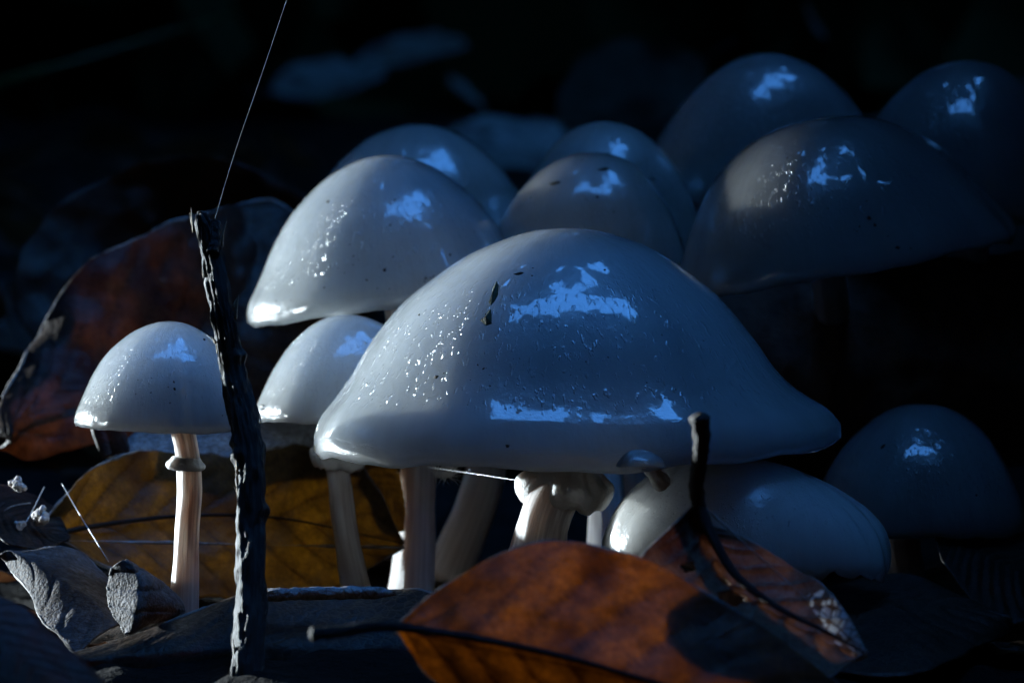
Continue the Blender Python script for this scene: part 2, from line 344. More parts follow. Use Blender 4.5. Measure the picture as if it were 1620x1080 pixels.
for ti, (tx, ty, H, CR) in enumerate(TREES):
    rng = random.Random(100 + ti)
    if ti == 8:
        t = 3.3; c = V((SUN.x, SUN.y, 0)) * t / cos(SUN_EL) + PD * (0.078 + 0.20); tx, ty = c.x, c.y  # trunk set out of view in the sun's path to shade the rear caps
    base = V((tx, ty, gz(tx, ty) - 0.1))
    T = empty('beech_tree', base, 'dark ' + tree_words[ti], 'tree', 'trees round the clearing')
    r0 = 0.17 if ti == 8 else 0.26
    lean = V((rng.uniform(-.3, .3), rng.uniform(-.3, .3), 0)) * (0 if ti == 8 else 1)
    v_, f_, a_ = tube([base, base + V((0, 0, H * .3)) + lean * .3, base + V((0, 0, H * .65)) + lean, base + V((0, 0, H)) + lean * 1.3],
                      lambda t: r0 * (1.12 - t) * (1 + 0.5 * exp(-t * 40)), 14, 26, lambda t, g_, p: r0 * 0.05 * sin(5 * g_ + t * 8))
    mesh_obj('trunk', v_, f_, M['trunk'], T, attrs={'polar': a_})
    lv, lf = [], []
    for k in range(9):
        z0 = H * rng.uniform(.3, .8); a = 2 * pi * k / 9 + rng.uniform(-.3, .3)
        s0 = base + V((0, 0, z0)) + lean * z0 / H
        e = s0 + V((cos(a), sin(a), 0.35)) * CR * rng.uniform(.6, .95)
        mid = (s0 + e) / 2 + V((0, 0, .4))
        if in_gap(e) or in_gap(mid): continue
        v_, f_, a_ = tube([s0, mid, e], lambda t: 0.07 * (1.1 - t), 6, 8)
        o = len(lv); lv += v_; lf += [tuple(i + o for i in f) for f in f_]
    if lv: mesh_obj('limb', lv, lf, M['trunk'], T)
    cv, cf = [], []
    for k in range(5200 if ti != 8 else 1500):
        a = rng.uniform(0, 2 * pi); zz = rng.uniform(0.06, 1.0)
        prof = CR * (1 - abs(zz - .5) ** 2.2 * 2.0)
        rad = prof * math.sqrt(rng.uniform(0.05, 1))
        p = base + lean * zz + V((cos(a) * rad, sin(a) * rad, 0.4 + zz * H))
        if p.length < 2.6 or (ti == 8 and p.z < 3) or in_gap(p): continue
        nrm = V((rng.gauss(0, .6), rng.gauss(0, .6), 1)).normalized() if rng.random() < .5 else (p.normalized() + V((rng.gauss(0, .4), rng.gauss(0, .4), rng.gauss(0, .4)))).normalized()
        ax = nrm.orthogonal().normalized(); ax = Matrix.Rotation(rng.uniform(0, 6.28), 3, nrm) @ ax; ay = nrm.cross(ax)
        s = rng.uniform(.22, .50); o = len(cv)
        for (u, v) in ((-1, 0), (-.45, .42), (.1, .30), (.35, .55), (1, .05), (.5, -.2), (.25, -.55), (-.35, -.38)):
            cv.append(p + ax * u * s + ay * v * s + nrm * 0.08 * s * u * v)
        cf.append(tuple(range(o, o + 8)))
    mesh_obj('crown', cv, cf, M['canopy'], T, smooth=False)['kind'] = 'stuff'

for k in range(16):          # bushes added to block the bright horizon sky under the crowns
    rng = random.Random(500 + k); a = 2 * pi * k / 16 + .1; rd = rng.uniform(5.0, 6.0)
    base = V((cos(a) * rd, sin(a) * rd, 0)); base.z = gz(base.x, base.y) - .05
    T = empty('sky_block_holly', base, 'dense dark holly bush added to block low sky around the hollow', 'bush', 'holly bushes added against low sky')
    v_, f_, a_ = tube([base, base + V((.05, 0, 1)), base + V((0, .1, 2.4))], lambda t: .05 * (1.1 - t), 8, 10); mesh_obj('stem', v_, f_, M['trunk'], T, attrs={'polar': a_})
    cv, cf = [], []
    for q in range(2600):
        zz = rng.random(); rad = 1.35 * (1 - zz ** 3 * .6) * math.sqrt(rng.random()); b_a = rng.uniform(0, 6.283)
        p = base + V((cos(b_a) * rad, sin(b_a) * rad, zz * 3.4))
        if in_gap(p): continue
        nrm = (V((-cos(a), -sin(a), .2)) + V((rng.gauss(0, .5), rng.gauss(0, .5), rng.gauss(0, .5)))).normalized(); ax = Matrix.Rotation(rng.uniform(0, 6.28), 3, nrm) @ nrm.orthogonal().normalized(); ay = nrm.cross(ax); s_ = rng.uniform(.10, .17); o = len(cv)
        for (u, v) in ((-1, 0), (-.4, .5), (.3, .5), (1, 0), (.3, -.5), (-.4, -.5)): cv.append(p + ax * u * s_ + ay * v * s_)
        cf.append(tuple(range(o, o + 6)))
    mesh_obj('foliage', cv, cf, M['canopy'], T, smooth=False)['kind'] = 'stuff'

# ------------------------------------------------------------------ mossy log behind
lp = [V((0.10, 0.62, 0.03)), V((0.26, 0.55, 0.05)), V((0.45, 0.46, 0.055)), V((0.75, 0.36, 0.05))]
lg = empty('mossy_log', V((0.1, 0.62, gz(.1, .62))), 'dark rotten log with moss tufts behind the shaded mushrooms', 'log')
v_, f_, a_ = tube(lp, lambda t: 0.075 + 0.012 * sin(t * 5), 48, 90, lambda t, g_, p: 0.012 * fbm(V((cos(g_) * 2, sin(g_) * 2, t * 9)), 4))
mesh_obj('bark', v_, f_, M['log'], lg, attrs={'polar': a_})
cv, cf = [], []
rng = random.Random(5); cs = spline(lp, 60)
for k in range(5200):
    i = rng.randrange(60); a = rng.uniform(-.3, pi + .3); p = cs[i] + V((0.3 * cos(a), -cos(a), sin(a))) * 0.078 + V((rng.uniform(-.008, .008),) * 3)
    if NZ.noise(p * 25) < -0.05: continue
    d = (V((0, -cos(a), sin(a))) + V((rng.gauss(0, .5), rng.gauss(0, .5), rng.gauss(0, .5)))).normalized() * rng.uniform(.004, .011)
    s = d.orthogonal().normalized() * .0008; o = len(cv)
    cv += [p - s, p + s, p + d]; cf.append((o, o + 1, o + 2))
mesh_obj('moss', cv, cf, M['moss'], lg, smooth=False)['kind'] = 'stuff'

# ------------------------------------------------------------------ dead branch the rear mushrooms grow on
bp = [P(1090, 600, .106), P(1250, 585, .108), P(1420, 575, .107), P(1620, 565, .103), P(1900, 575, .095)]
br = empty('dead_branch', V((bp[0].x, bp[0].y, gz(bp[0].x, bp[0].y))), 'thick dark brown dead branch the rear mushrooms grow from', 'branch')
v_, f_, a_ = tube(bp, lambda t: .0195 + .001 * sin(t * 7), 64, 160, lambda t, g_, p: .0016 * fbm(V((cos(g_) * 2, sin(g_) * 2, t * 9)), 5))
mesh_obj('bark', v_, f_, M['branch'], br, attrs={'polar': a_})

# leafy spray added out of view to darken this end of the cluster
sp0 = V((1.1, .75, 1.0))
spt = [sp0, V((.75, .45, .66)), V((.45, .18, .42)), V((.25, .03, .31)), V((.13, -.04, .26))]
spr = empty('shade_branch', V((1.1, .75, gz(1.1, .75))), 'unseen leafy branch added to shade the dark end of the cluster', 'branch')
v_, f_, a_ = tube([V((1.12, .8, gz(1.12, .8) - .02)), V((1.13, .78, .6))] + spt, lambda t: .012 * (1.06 - t), 12, 70)
mesh_obj('branch_wood', v_, f_, M['trunk'], spr, attrs={'polar': a_})
cv, cf = [], []; rng = random.Random(21); sc_ = spline(spt, 120)
for k in range(520):
    i = min(119, int(120 * rng.random() ** .5)); p = sc_[i]
    p = p + V((rng.gauss(0, .10), rng.gauss(0, .13), rng.gauss(0, .03)))
    if p.x < .078 + .025 * NZ.noise(p * 14) or p.z < .17: continue
    nrm = V((rng.gauss(0, .35), rng.gauss(0, .35), 1)).normalized(); ax = Matrix.Rotation(rng.uniform(0, 6.28), 3, nrm) @ nrm.orthogonal().normalized(); ay = nrm.cross(ax)
    L_ = rng.uniform(.03, .045); o = len(cv)
    for u, w_ in ((-1, 0), (-.7, .30), (-.2, .52), (.3, .46), (.75, .22), (1, 0), (.75, -.22), (.3, -.46), (-.2, -.52), (-.7, -.30)): cv.append(p + ax * u * L_ + ay * w_ * L_ + nrm * (.2 * abs(w_) - .12 * u * u) * L_)
    cf.append(tuple(range(o, o + 10)))
mesh_obj('leaves', cv, cf, M['canopy'], spr, smooth=False)['kind'] = 'stuff'

# ------------------------------------------------------------------ mushrooms
DOME = [(0, 1.0), (.13, .99), (.27, .957), (.41, .895), (.55, .80), (.68, .68), (.80, .525), (.885, .375), (.95, .225), (.99, .11), (1.0, .055)]
PROF = [(0, 1.0), (.12, .99), (.25, .95), (.38, .888), (.51, .79), (.64, .665), (.765, .486), (.835, .355), (.905, .25), (.97, .165), (1.0, .085)]
def cap_prof(flare):
    pts = [V((d[0] + (p[0] - d[0]) * flare, 0, d[1] + (p[1] - d[1]) * flare)) for p, d in zip(PROF, DOME)]
    pts[0].x = 0
    c = spline(pts, 46)
    c = [V((max(0, p.x), 0, p.z)) for p in c]
    # rounded lip, then the underside back to the stalk
    lip = [V((1.002, 0, .022)), V((.990, 0, -.004)), V((.96, 0, -.012)), V((.93, 0, .012)), V((.87, 0, .055)), V((.78, 0, .13)), V((.62, 0, .25)), V((.45, 0, .33)), V((.28, 0, .36)), V((.10, 0, .37)), V((0, 0, .37))]
    return c + spline(lip, 30)
def cap_mesh(center, rl, rr_, rf, rb, H, roll, pitch, flare, seed, lump=0.03, ragged=0.0, brim=0.0, brim_up=0.0):
    """bell with its own reach to each side (rl, rr_), to the front and to the back; roll/pitch tilt it about its rim centre"""
    pr = cap_prof(flare); NAz = 112; vs_, fs, at = [], [], []
    rot = Matrix.Rotation(roll, 3, 'Y') @ Matrix.Rotation(pitch, 3, 'X')
    for i, q in enumerate(pr):
        for j in range(NAz):
            a = 2 * pi * j / NAz; ca, sa = cos(a), sin(a)
            bs = min(1, max(0, (q.x - .80) / .2)); bs = bs * bs
            rx = rr_ * (0.5 + .5 * ca) + rl * (.5 - .5 * ca) + brim * bs * max(0, ca) ** 2; ry = rb * (0.5 + .5 * sa) + rf * (.5 - .5 * sa)
            rad = q.x
            n1 = NZ.noise(V((ca * 1.3 * rad, sa * 1.3 * rad, seed * 3.7)))
            n2 = NZ.noise(V((ca * 3.2, sa * 3.2, seed * 1.9 + q.z)))
            k = 1 + lump * 1.6 * n1 + lump * 0.7 * n2 * rad
            zoff = H * lump * (1.3 * n1 + 1.0 * n2 * rad ** 6)
            zoff += brim_up * bs * max(0, ca) ** 2
            if rad > .86: zoff += H * .016 * NZ.noise(V((ca * 5.5, sa * 5.5, seed * 2.3))) * (rad - .86) / .14 + H * .006 * NZ.noise(V((ca * 17, sa * 17, seed))) * (rad - .86) / .14
            if ragged and rad > .75: zoff += H * ragged * (fbm(V((ca * 7, sa * 7, seed)), 4)) * (rad - .75) * 4
            p = V((ca * rad * rx * k, sa * rad * ry * k, q.z * H + zoff))
            vs_.append(center + rot @ p); at.append((ca, sa, rad * (1 if i < 46 else .2)))
        if i:
            o = (i - 1) * NAz
            for j in range(NAz):
                kk = (j + 1) % NAz; fs.append((o + j, o + NAz + j, o + NAz + kk, o + kk))
    return vs_, fs, at, rot
def gills_mesh(center, rl, rr_, rf, rb, H, rot, n=90):
    vs_, fs = [], []
    for j in range(n):
        a = 2 * pi * (j + .3) / n; ca, sa = cos(a), sin(a)
        rx = (rr_ * (0.5 + .5 * ca) + rl * (.5 - .5 * ca)) * .97; ry = (rb * (0.5 + .5 * sa) + rf * (.5 - .5 * sa)) * .97
        o = len(vs_)
        for (r, zt, zb) in ((.14, .40, .25), (.45, .36, .20), (.70, .22, .10), (.88, .065, .035)):
            vs_.append(center + rot @ V((ca * r * rx, sa * r * ry, zt * H))); vs_.append(center + rot @ V((ca * r * rx, sa * r * ry, zb * H)))
        for k in range(3): fs.append((o + 2 * k, o + 2 * k + 1, o + 2 * k + 3, o + 2 * k + 2))
    return vs_, fs
def ring_mesh(c, axis, r_in, r_out, h, seed, lump=.12, droop=.5):
    vs_, fs = [], []; n = 64
    prof = [(r_in * .9, h * .55), (r_in * 1.15, h * .50), (r_in + (r_out - r_in) * .55, h * .22), (r_out * .97, -h * .02), (r_out, -h * .20), (r_out * .96, -h * .38), (r_out * .80, -h * droop), (r_in * 1.1, -h * .30), (r_in * .9, -h * .25)]
    pr = spline([V((a, 0, b)) for a, b in prof], 26)
    q = axis.to_track_quat('Z', 'Y').to_matrix()
    for i, p in enumerate(pr):
        for j in range(n):
            a = 2 * pi * j / n; f = max(0, (p.x - r_in) / (r_out - r_in))
            nn = NZ.noise(V((cos(a) * 1.8, sin(a) * 1.8, seed))) ; n2 = NZ.noise(V((cos(a) * 6, sin(a) * 6, seed + 5)))
            k = 1 + lump * nn * f + lump * .3 * n2 * f
            vs_.append(c + q @ V((cos(a) * p.x * k, sin(a) * p.x * k, p.z + h * (lump * 1.5 * nn + lump * .7 * n2) * f)))
        if i:
            o = (i - 1) * n
            for j in range(n):
                kk = (j + 1) % n; fs.append((o + j, o + kk, o + n + kk, o + n + j))
    return vs_, fs
CAPS = {}
def mushroom(key, label, apex, y, rl, rr_, H, roll=0, pitch=0, flare=.6, depth=None, mat='cap', lump=.03, ragged=0,
             stem=None, srad=20, ring=None, gills=True, seed=1, stem_from=None, fmat='stem', brim=0, brim_up=0):
    """apex, reach, height in photograph pixels at the mushroom's own distance y"""
    k = S * (D + y) / D
    rot = Matrix.Rotation(R(roll), 3, 'Y') @ Matrix.Rotation(R(pitch), 3, 'X')
    top = P(apex[0], apex[1], y)
    center = top - rot @ V((0, 0, H * k))
    rl *= k; rr_ *= k; Hm = H * k
    rm = depth * k if depth else (rl + rr_) / 2
    pts = [P(*q) for q in (stem or [])]
    if pts: pts[0] = center + rot @ V((0, 0, .35 * Hm)) if stem_from is None else pts[0]
    base = pts[-1].copy() if pts else center.copy()
    base.z = min(base.z, gz(base.x, base.y) + .001) if key not in ('m7', 'm8', 'm9', 'm14') else base.z
    T = empty('mushroom', base, label, 'mushroom', 'cluster of porcelain mushrooms')
    vs_, fs, at, rt = cap_mesh(center, rl, rr_, rm, rm, Hm, R(roll), R(pitch), flare, seed, lump, ragged, brim * k, brim_up * k)
    CAPS[key] = mesh_obj('mushroom_cap', vs_, fs, M[mat], T, attrs={'polar': at})
    if gills:
        gv_, gf_ = gills_mesh(center, rl, rr_, rm, rm, Hm, rt)
        mesh_obj('gills', gv_, gf_, M['gill'], T, smooth=False)['kind'] = 'stuff'
    if pts:
        sk = srad * k
        pts[-1].z = min(pts[-1].z, base.z)
        v_, f_, a_ = tube(pts, lambda t: sk * interp([(0, .95), (.3, .92), (.7, 1.0), (.93, 1.2), (1, 1.35)], t), 32, 70,
                          lambda t, g_, p: sk * (.10 * fbm(V((cos(g_) * 2.2, sin(g_) * 2.2, t * 4 + seed)), 3) + .07 * NZ.noise(V((cos(g_) * 7, sin(g_) * 7, t * 2 + seed)))))
        mesh_obj('stem', v_, f_, M[fmat], T, attrs={'polar': a_})
    if ring:
        rp, ax, ro, rh, rl_ = ring
        v_, f_ = ring_mesh(P(*rp), V(ax).normalized(), sk * .95, ro * k, rh * k, seed, rl_)
        mesh_obj('ring', v_, f_, M['ring'], T)
    return T

mushroom('m1', 'small white mushroom behind the upright twig, thin ring high on its stem', (268, 508), -.016, 148, 146, 166, 1, 2, .45, seed=1, lump=.018,
         stem=[(290, 640, -.016), (294, 700, -.016), (300, 770, -.016), (296, 850, -.017), (288, 945, -.018)], srad=20, ring=((294, 733, -.016), (0.06, -.05, 1), 31, 20, .10))
mushroom('m2', 'small white mushroom with a frilled ring, half hidden by the biggest cap', (556, 497), .034, 147, 150, 170, 2, 0, .3, seed=2, lump=.02,
         stem=[(525, 640, .034), (533, 700, .034), (538, 770, .032), (548, 850, .030), (570, 940, .028)], srad=20, ring=((536, 722, .034), (.12, -.10, 1), 42, 38, .22))
mushroom('m3', 'tilted white mushroom whose flared rim hangs above the ringed small one', (602, 246), .062, 246, 208, 236, -8, 2, .75, seed=3, lump=.02,
         stem=[(640, 400, .06), (640, 560, .06), (660, 720, .055), (657, 840, .052), (650, 945, .05)], srad=27)
mushroom('m4', 'white mushroom with green moss bits on top, directly behind the tilted one', (664, 193), .108, 196, 200, 225, 0, 2, .3, seed=4, mat='cap_warm', lump=.03,
         stem=[(690, 420, .105), (765, 640, .085), (772, 720, .08), (752, 800, .075), (700, 905, .07)], srad=28)
mushroom('m5', 'cream mushroom with dark crumbs, standing behind the biggest cap', (945, 236), .066, 176, 158, 215, 2, 2, .25, seed=5, mat='cap_warm', lump=.035,
         stem=[(950, 400, .066), (955, 600, .06), (960, 760, .05), (960, 930, .045)], srad=26)
mushroom('m6', 'smooth cream mushroom peeping out behind the crumb-spotted cream one', (965, 195), .098, 160, 168, 220, 4, 2, .2, seed=6, mat='cap_warm', lump=.03,
         stem=[(975, 400, .098), (985, 600, .09), (1000, 760, .08), (1005, 930, .07)], srad=24)
mushroom('m7', 'tall shade-darkened rounded mushroom rising highest at the back of the cluster', (1222, 86), .118, 200, 200, 250, 3, 2, 0, seed=7, mat='cap_shaded', lump=.03,
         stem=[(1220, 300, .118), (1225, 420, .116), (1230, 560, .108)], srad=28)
mushroom('m8', 'large dark glossy mushroom tilted away, sky mirrored in branching patches', (1268, 192), .052, 232, 300, 240, -10, 2, .3, seed=8, mat='cap_shaded', lump=.04,
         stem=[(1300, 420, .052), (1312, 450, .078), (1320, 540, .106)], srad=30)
mushroom('m9', 'nearly black rounded mushroom beside the highest shade-darkened one', (1532, 99), .10, 190, 190, 250, 2, 0, 0, seed=9, mat='cap_shaded', lump=.03,
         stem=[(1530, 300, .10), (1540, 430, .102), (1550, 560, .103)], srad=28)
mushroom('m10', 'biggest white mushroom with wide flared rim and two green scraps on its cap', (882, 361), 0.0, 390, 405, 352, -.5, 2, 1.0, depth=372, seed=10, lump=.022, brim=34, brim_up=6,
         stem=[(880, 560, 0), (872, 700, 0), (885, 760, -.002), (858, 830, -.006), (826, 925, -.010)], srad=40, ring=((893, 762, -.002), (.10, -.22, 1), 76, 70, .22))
mushroom('m12', 'dark low mushroom with a broad smooth cap beside the pale torn one', (1452, 640), .030, 166, 172, 196, 1, 2, 0, seed=12, mat='cap_shaded', lump=.03,
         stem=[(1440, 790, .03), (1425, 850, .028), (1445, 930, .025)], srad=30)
mushroom('m13', 'pale torn-edged low mushroom squatting under the biggest cap', (1180, 724), -.012, 222, 240, 165, 4, 0, -.9, depth=165, mat='torn', seed=13, lump=.06, ragged=.12,
         stem=[(1150, 830, -.012), (1145, 890, -.012), (1150, 935, -.012)], srad=34)
mushroom('m14', 'tiny glossy button mushroom tucked under the rim of the biggest cap', (1012, 710), -.031, 38, 40, 28, 0, 0, 0, seed=14, lump=.04,
         stem=[(1015, 724, -.031), (1026, 738, -.028), (1045, 762, -.022)], srad=12, gills=False)

# ------------------------------------------------------------------ leaves
def loft(mid, left, right, nu=70, nv=40, veins=12, vamp=.0004, wob=.0008, ragged=.03, bulge=0.0, seed=0, holes=None):
    """blade between a left edge, a midrib and a right edge that each run through space"""
    A, B, C = spline(left, nu), spline(mid, nu), spline(right, nu)
    vs_, at, fs = [], [], []
    for i in range(nu):
        u = i / (nu - 1)
        across = (C[i] - A[i]); along = (B[min(i + 1, nu - 1)] - B[max(i - 1, 0)])
        nrm = across.cross(along)
        nrm = nrm.normalized() if nrm.length > 1e-9 else V((0, -1, 0))
        for j in range(nv + 1):
            v = -1 + 2 * j / nv
            e = A[i] if v < 0 else C[i]
            f = abs(v) * (1 + ragged * fbm(V((u * 9, seed, 2 if v < 0 else 7)), 4) * abs(v) ** 3)
            p = B[i].lerp(e, f)
            vein = 1 - abs(sin(pi * (u * veins - abs(v) * veins * .22)))
            p = p + nrm * (bulge * (1 - v * v) - vamp * vein ** 3 * (1 - v ** 6) + wob * fbm(p * 90 + V((seed, 0, 0)), 3))
            vs_.append(p); at.append((u, v, max(0, vein) ** 7 * (1 - v ** 8)))
    for i in range(nu - 1):
        for j in range(nv):
            u = (i + .5) / (nu - 1); v = -1 + 2 * (j + .5) / nv
            if holes and any(((u - hu) / ru) ** 2 + ((v - hv) / rv) ** 2 < 1 + .5 * NZ.noise(V((u * 40, v * 14, 1))) for hu, hv, ru, rv in holes): continue
            o = i * (nv + 1) + j; fs.append((o, o + 1, o + nv + 2, o + nv + 1))
    return vs_, fs, at, B
def leaf(name, label, mat, mid, left, right, petiole=None, prad=.0007, group=None, thick=.00025, midrib=True, rim_light=0, rim_sides=(0, -1), **kw):
    mid = [P(*p) for p in mid]; left = [P(*p) for p in left]; right = [P(*p) for p in right]
    vs_, fs, at, B = loft(mid, left, right, **kw)
    T = empty(name, mid[0], label, 'leaf', group)
    b = mesh_obj('blade', vs_, fs, M[mat], T, attrs={'leafuv': at})
    s = b.modifiers.new('thick', 'SOLIDIFY'); s.thickness = thick; s.offset = 0
    if rim_light:
        nv_ = kw.get('nv', 40) + 1; nr = len(vs_) // nv_
        for j in rim_sides:
            edge = [vs_[i * nv_ + j] for i in range(0, nr)]
            rg_ = kw.get('seed', 0)
            v_, f_, a_ = tube(edge, lambda t: rim_light * max(.15, min(1.4, .75 + 1.5 * NZ.noise(V((t * 9, 3, rg_))))), 7, nr * 2, lambda t, g_, p: rim_light * .5 * NZ.noise(V((t * 60, cos(g_), rg_))))
            mesh_obj('rim_light', v_, f_, M['rim_light'], b, attrs={'polar': a_})
    if midrib:
        v_, f_, a_ = tube(B[1:-2:6] + [B[-1]], lambda t: prad * (.9 - .75 * t), 8, 50)
        mesh_obj('midrib', v_, f_, M['petiole'], T, attrs={'polar': a_})
    if petiole:
        v_, f_, a_ = tube([P(*p) for p in petiole], lambda t: prad * (1.35 - .35 * t) * (1 + .35 * exp(-t * 18)) * min(1, .3 + t * 20) ** .5, 16, 60, lambda t, g_, p: prad * .25 * fbm(V((cos(g_) * 2, sin(g_) * 2, t * 14)), 3))
        mesh_obj('petiole', v_, f_, M['petiole'], T, attrs={'polar': a_})
    return T

leaf('fallen_leaf', 'glowing orange-brown leaf lying in front with its dark stalk pointing at the twig', 'leaf_orange',
     mid=[(628, 990, -0.096), (760, 1010, -0.098), (900, 1040, -0.100), (1060, 1085, -0.100), (1250, 1130, -0.098), (1420, 1160, -0.094)],
     left=[(628, 988, -0.096), (690, 935, -0.094), (800, 873, -0.092), (900, 856, -0.091), (1020, 885, -0.091), (1130, 945, -0.091), (1260, 1030, -0.092), (1420, 1158, -0.094)],
     right=[(628, 994, -0.096), (650, 1030, -0.094), (700, 1085, -0.092), (900, 1190, -0.094), (1150, 1240, -0.094), (1420, 1162, -0.094)],
     petiole=[(490, 1003, -0.100), (540, 998, -0.099), (590, 990, -0.098), (650, 992, -0.096)], prad=.00055, bulge=-.0006, seed=1, rim_light=.00016, veins=9, vamp=.00025, ragged=.015, nu=90, nv=50)
leaf('fallen_leaf', 'weathered leaf full of holes with a tall dark stalk standing upright', 'leaf_hole',
     mid=[(1104, 795, -0.070), (1128, 850, -0.072), (1165, 910, -0.074), (1230, 960, -0.077), (1310, 1000, -0.080), (1368, 1032, -0.082)],
     left=[(1100, 797, -0.070), (1060, 835, -0.076), (1012, 885, -0.082), (1000, 950, -0.090), (1060, 1030, -0.096), (1180, 1080, -0.096), (1290, 1080, -0.090), (1366, 1034, -0.082)],
     right=[(1108, 797, -0.070), (1125, 828, -0.070), (1165, 843, -0.070), (1215, 872, -0.071), (1275, 912, -0.073), (1330, 962, -0.077), (1371, 1031, -0.082)],
     petiole=[(1106, 655, -0.074), (1110, 700, -0.073), (1102, 760, -0.071), (1106, 800, -0.070), (1120, 840, -0.071)], prad=.00082, bulge=.0015, seed=2, rim_light=.00012, veins=8, ragged=.03, nu=110, nv=64,
     holes=[(.27, -.33, .022, .10), (.34, -.02, .016, .06), (.43, -.12, .045, .11), (.50, -.30, .022, .07), (.62, -.42, .05, .13), (.74, -.45, .03, .08)])
leaf('fallen_leaf', 'large red-brown leaf propped upright behind the small twig-side mushroom', 'leaf_red',
     mid=[(-20, 700, 0.055), (120, 620, 0.075), (250, 560, 0.093), (400, 500, 0.110), (560, 450, 0.112)],
     left=[(-20, 690, 0.055), (10, 620, 0.065), (50, 550, 0.080), (108, 450, 0.085), (185, 390, 0.088), (300, 345, 0.106), (420, 320, 0.124), (560, 400, 0.115)],
     right=[(-20, 712, 0.055), (60, 720, 0.060), (180, 695, 0.068), (340, 655, 0.094), (480, 610, 0.102), (560, 480, 0.112)],
     seed=3, rim_light=.00028, rim_sides=(0,), veins=10, ragged=.04, bulge=.004, wob=.002, nu=90, nv=50, prad=.0006)
leaf('fallen_leaf', 'soft-edged dull brown leaf standing behind the red-brown propped leaf', 'leaf_red',
     mid=[(60, 560, .17), (180, 450, .19), (320, 380, .20), (500, 380, .20), (640, 420, .20)],
     left=[(58, 556, .17), (22, 440, .175), (80, 335, .185), (190, 272, .19), (320, 244, .19), (450, 290, .195), (640, 415, .20)],
     right=[(64, 564, .17), (150, 600, .18), (320, 620, .19), (500, 580, .2), (640, 425, .2)],
     seed=4, veins=8, ragged=.03, bulge=.003, wob=.002, prad=.0006)
leaf('fallen_leaf', 'olive and rust blotched leaf with a bright ragged edge behind the thin white stems', 'leaf_olive',
     mid=[(52, 852, .020), (160, 830, .028), (300, 815, .034), (450, 820, .040), (640, 860, .044)],
     left=[(50, 850, .020), (90, 800, .023), (150, 738, .030), (215, 716, .035), (280, 712, .038), (370, 722, .040), (470, 704, .044), (560, 720, .047), (640, 858, .044)],
     right=[(54, 856, .020), (110, 860, .018), (180, 900, .024), (300, 945, .028), (480, 950, .034), (640, 866, .044)],
     seed=5, rim_light=.00022, veins=9, ragged=.08, bulge=-.001, wob=.0014, nu=100, nv=50, prad=.0005)
leaf('fallen_leaf', 'rust brown leaf scrap leaning between the two nearer thin stems', 'leaf_olive',
     mid=[(500, 700, .052), (560, 735, .050), (610, 775, .050), (650, 830, .050)],
     left=[(502, 694, .052), (560, 706, .055), (620, 730, .056), (650, 826, .05)],
     right=[(500, 706, .052), (545, 770, .048), (600, 840, .046), (650, 836, .05)], seed=6, rim_light=.00018, midrib=False, ragged=.05, wob=.001)
leaf('fallen_leaf', 'grey leaf painted pale as if sunlit, lying flat beneath the small caps', 'leaf_sunlit',
     mid=[(170, 735, .044), (300, 706, .054), (420, 696, .058), (560, 690, .060)],
     left=[(168, 730, .046), (250, 664, .066), (400, 650, .072), (560, 676, .064)],
     right=[(172, 742, .042), (280, 730, .043), (420, 728, .045), (560, 710, .056)], seed=7, midrib=False, vamp=.0002, bulge=.0012, wob=.0012)
leaf('fallen_leaf', 'grey fuzzy curled leaf with a pointed corner beside the twig foot', 'leaf_grey',
     mid=[(12, 886, -.004), (75, 925, -.012), (130, 965, -.018), (175, 1012, -.024)],
     left=[(14, 884, -.004), (96, 870, .004), (150, 895, .004), (205, 960, -.006), (200, 1002, -.020)],
     right=[(10, 889, -.004), (50, 935, -.014), (70, 985, -.022), (122, 1032, -.030)], seed=8, rim_light=.0002, veins=5, vamp=.0003, bulge=.0022, ragged=.03, wob=.0008, midrib=False)
leaf('fallen_leaf', 'small folded grey leaf tip standing against the thin white stem', 'leaf_grey',
     mid=[(200, 1000, -0.034), (210, 965, -0.034), (215, 925, -0.032), (196, 893, -0.030)],
     left=[(198, 1000, -0.034), (178, 965, -0.032), (172, 925, -0.030), (178, 896, -0.030)],
     right=[(203, 998, -0.034), (245, 985, -0.030), (292, 964, -0.026), (262, 920, -0.026), (206, 892, -0.029)], seed=9, rim_light=.0002, veins=4, bulge=.0012, wob=.001, midrib=False, ragged=.05)
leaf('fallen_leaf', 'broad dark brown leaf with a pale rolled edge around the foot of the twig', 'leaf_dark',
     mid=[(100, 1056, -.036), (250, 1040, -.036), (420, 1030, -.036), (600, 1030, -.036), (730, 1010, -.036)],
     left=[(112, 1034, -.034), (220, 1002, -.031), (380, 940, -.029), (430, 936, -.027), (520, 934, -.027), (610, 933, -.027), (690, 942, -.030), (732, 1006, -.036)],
     right=[(98, 1090, -.036), (250, 1150, -.038), (450, 1170, -.040), (640, 1120, -.040), (730, 1016, -.037)], seed=10, rim_light=.00022, veins=8, vamp=.0002, bulge=.0012, ragged=.012, wob=.0003, nu=90)
rp_ = [P(404, 945, -.034), P(440, 940, -.035), P(520, 938, -.035), P(590, 937, -.035), P(626, 939, -.034)]
T = empty('rolled_leaf', rp_[0], 'rolled leaf strip painted pale as if sunlit, along the dark brown leaf', 'leaf')
v_, f_, a_ = tube(rp_, lambda t: .00085 * min(1, .35 + 6 * t, .25 + 5 * (1 - t)), 20, 90, lambda t, g_, p: .00022 * fbm(V((cos(g_) * 2, sin(g_) * 2, t * 14)), 4))
mesh_obj('blade', v_, f_, M['leaf_sunlit'], T, attrs={'leafuv': [(0, 0, 0)] * len(a_)})
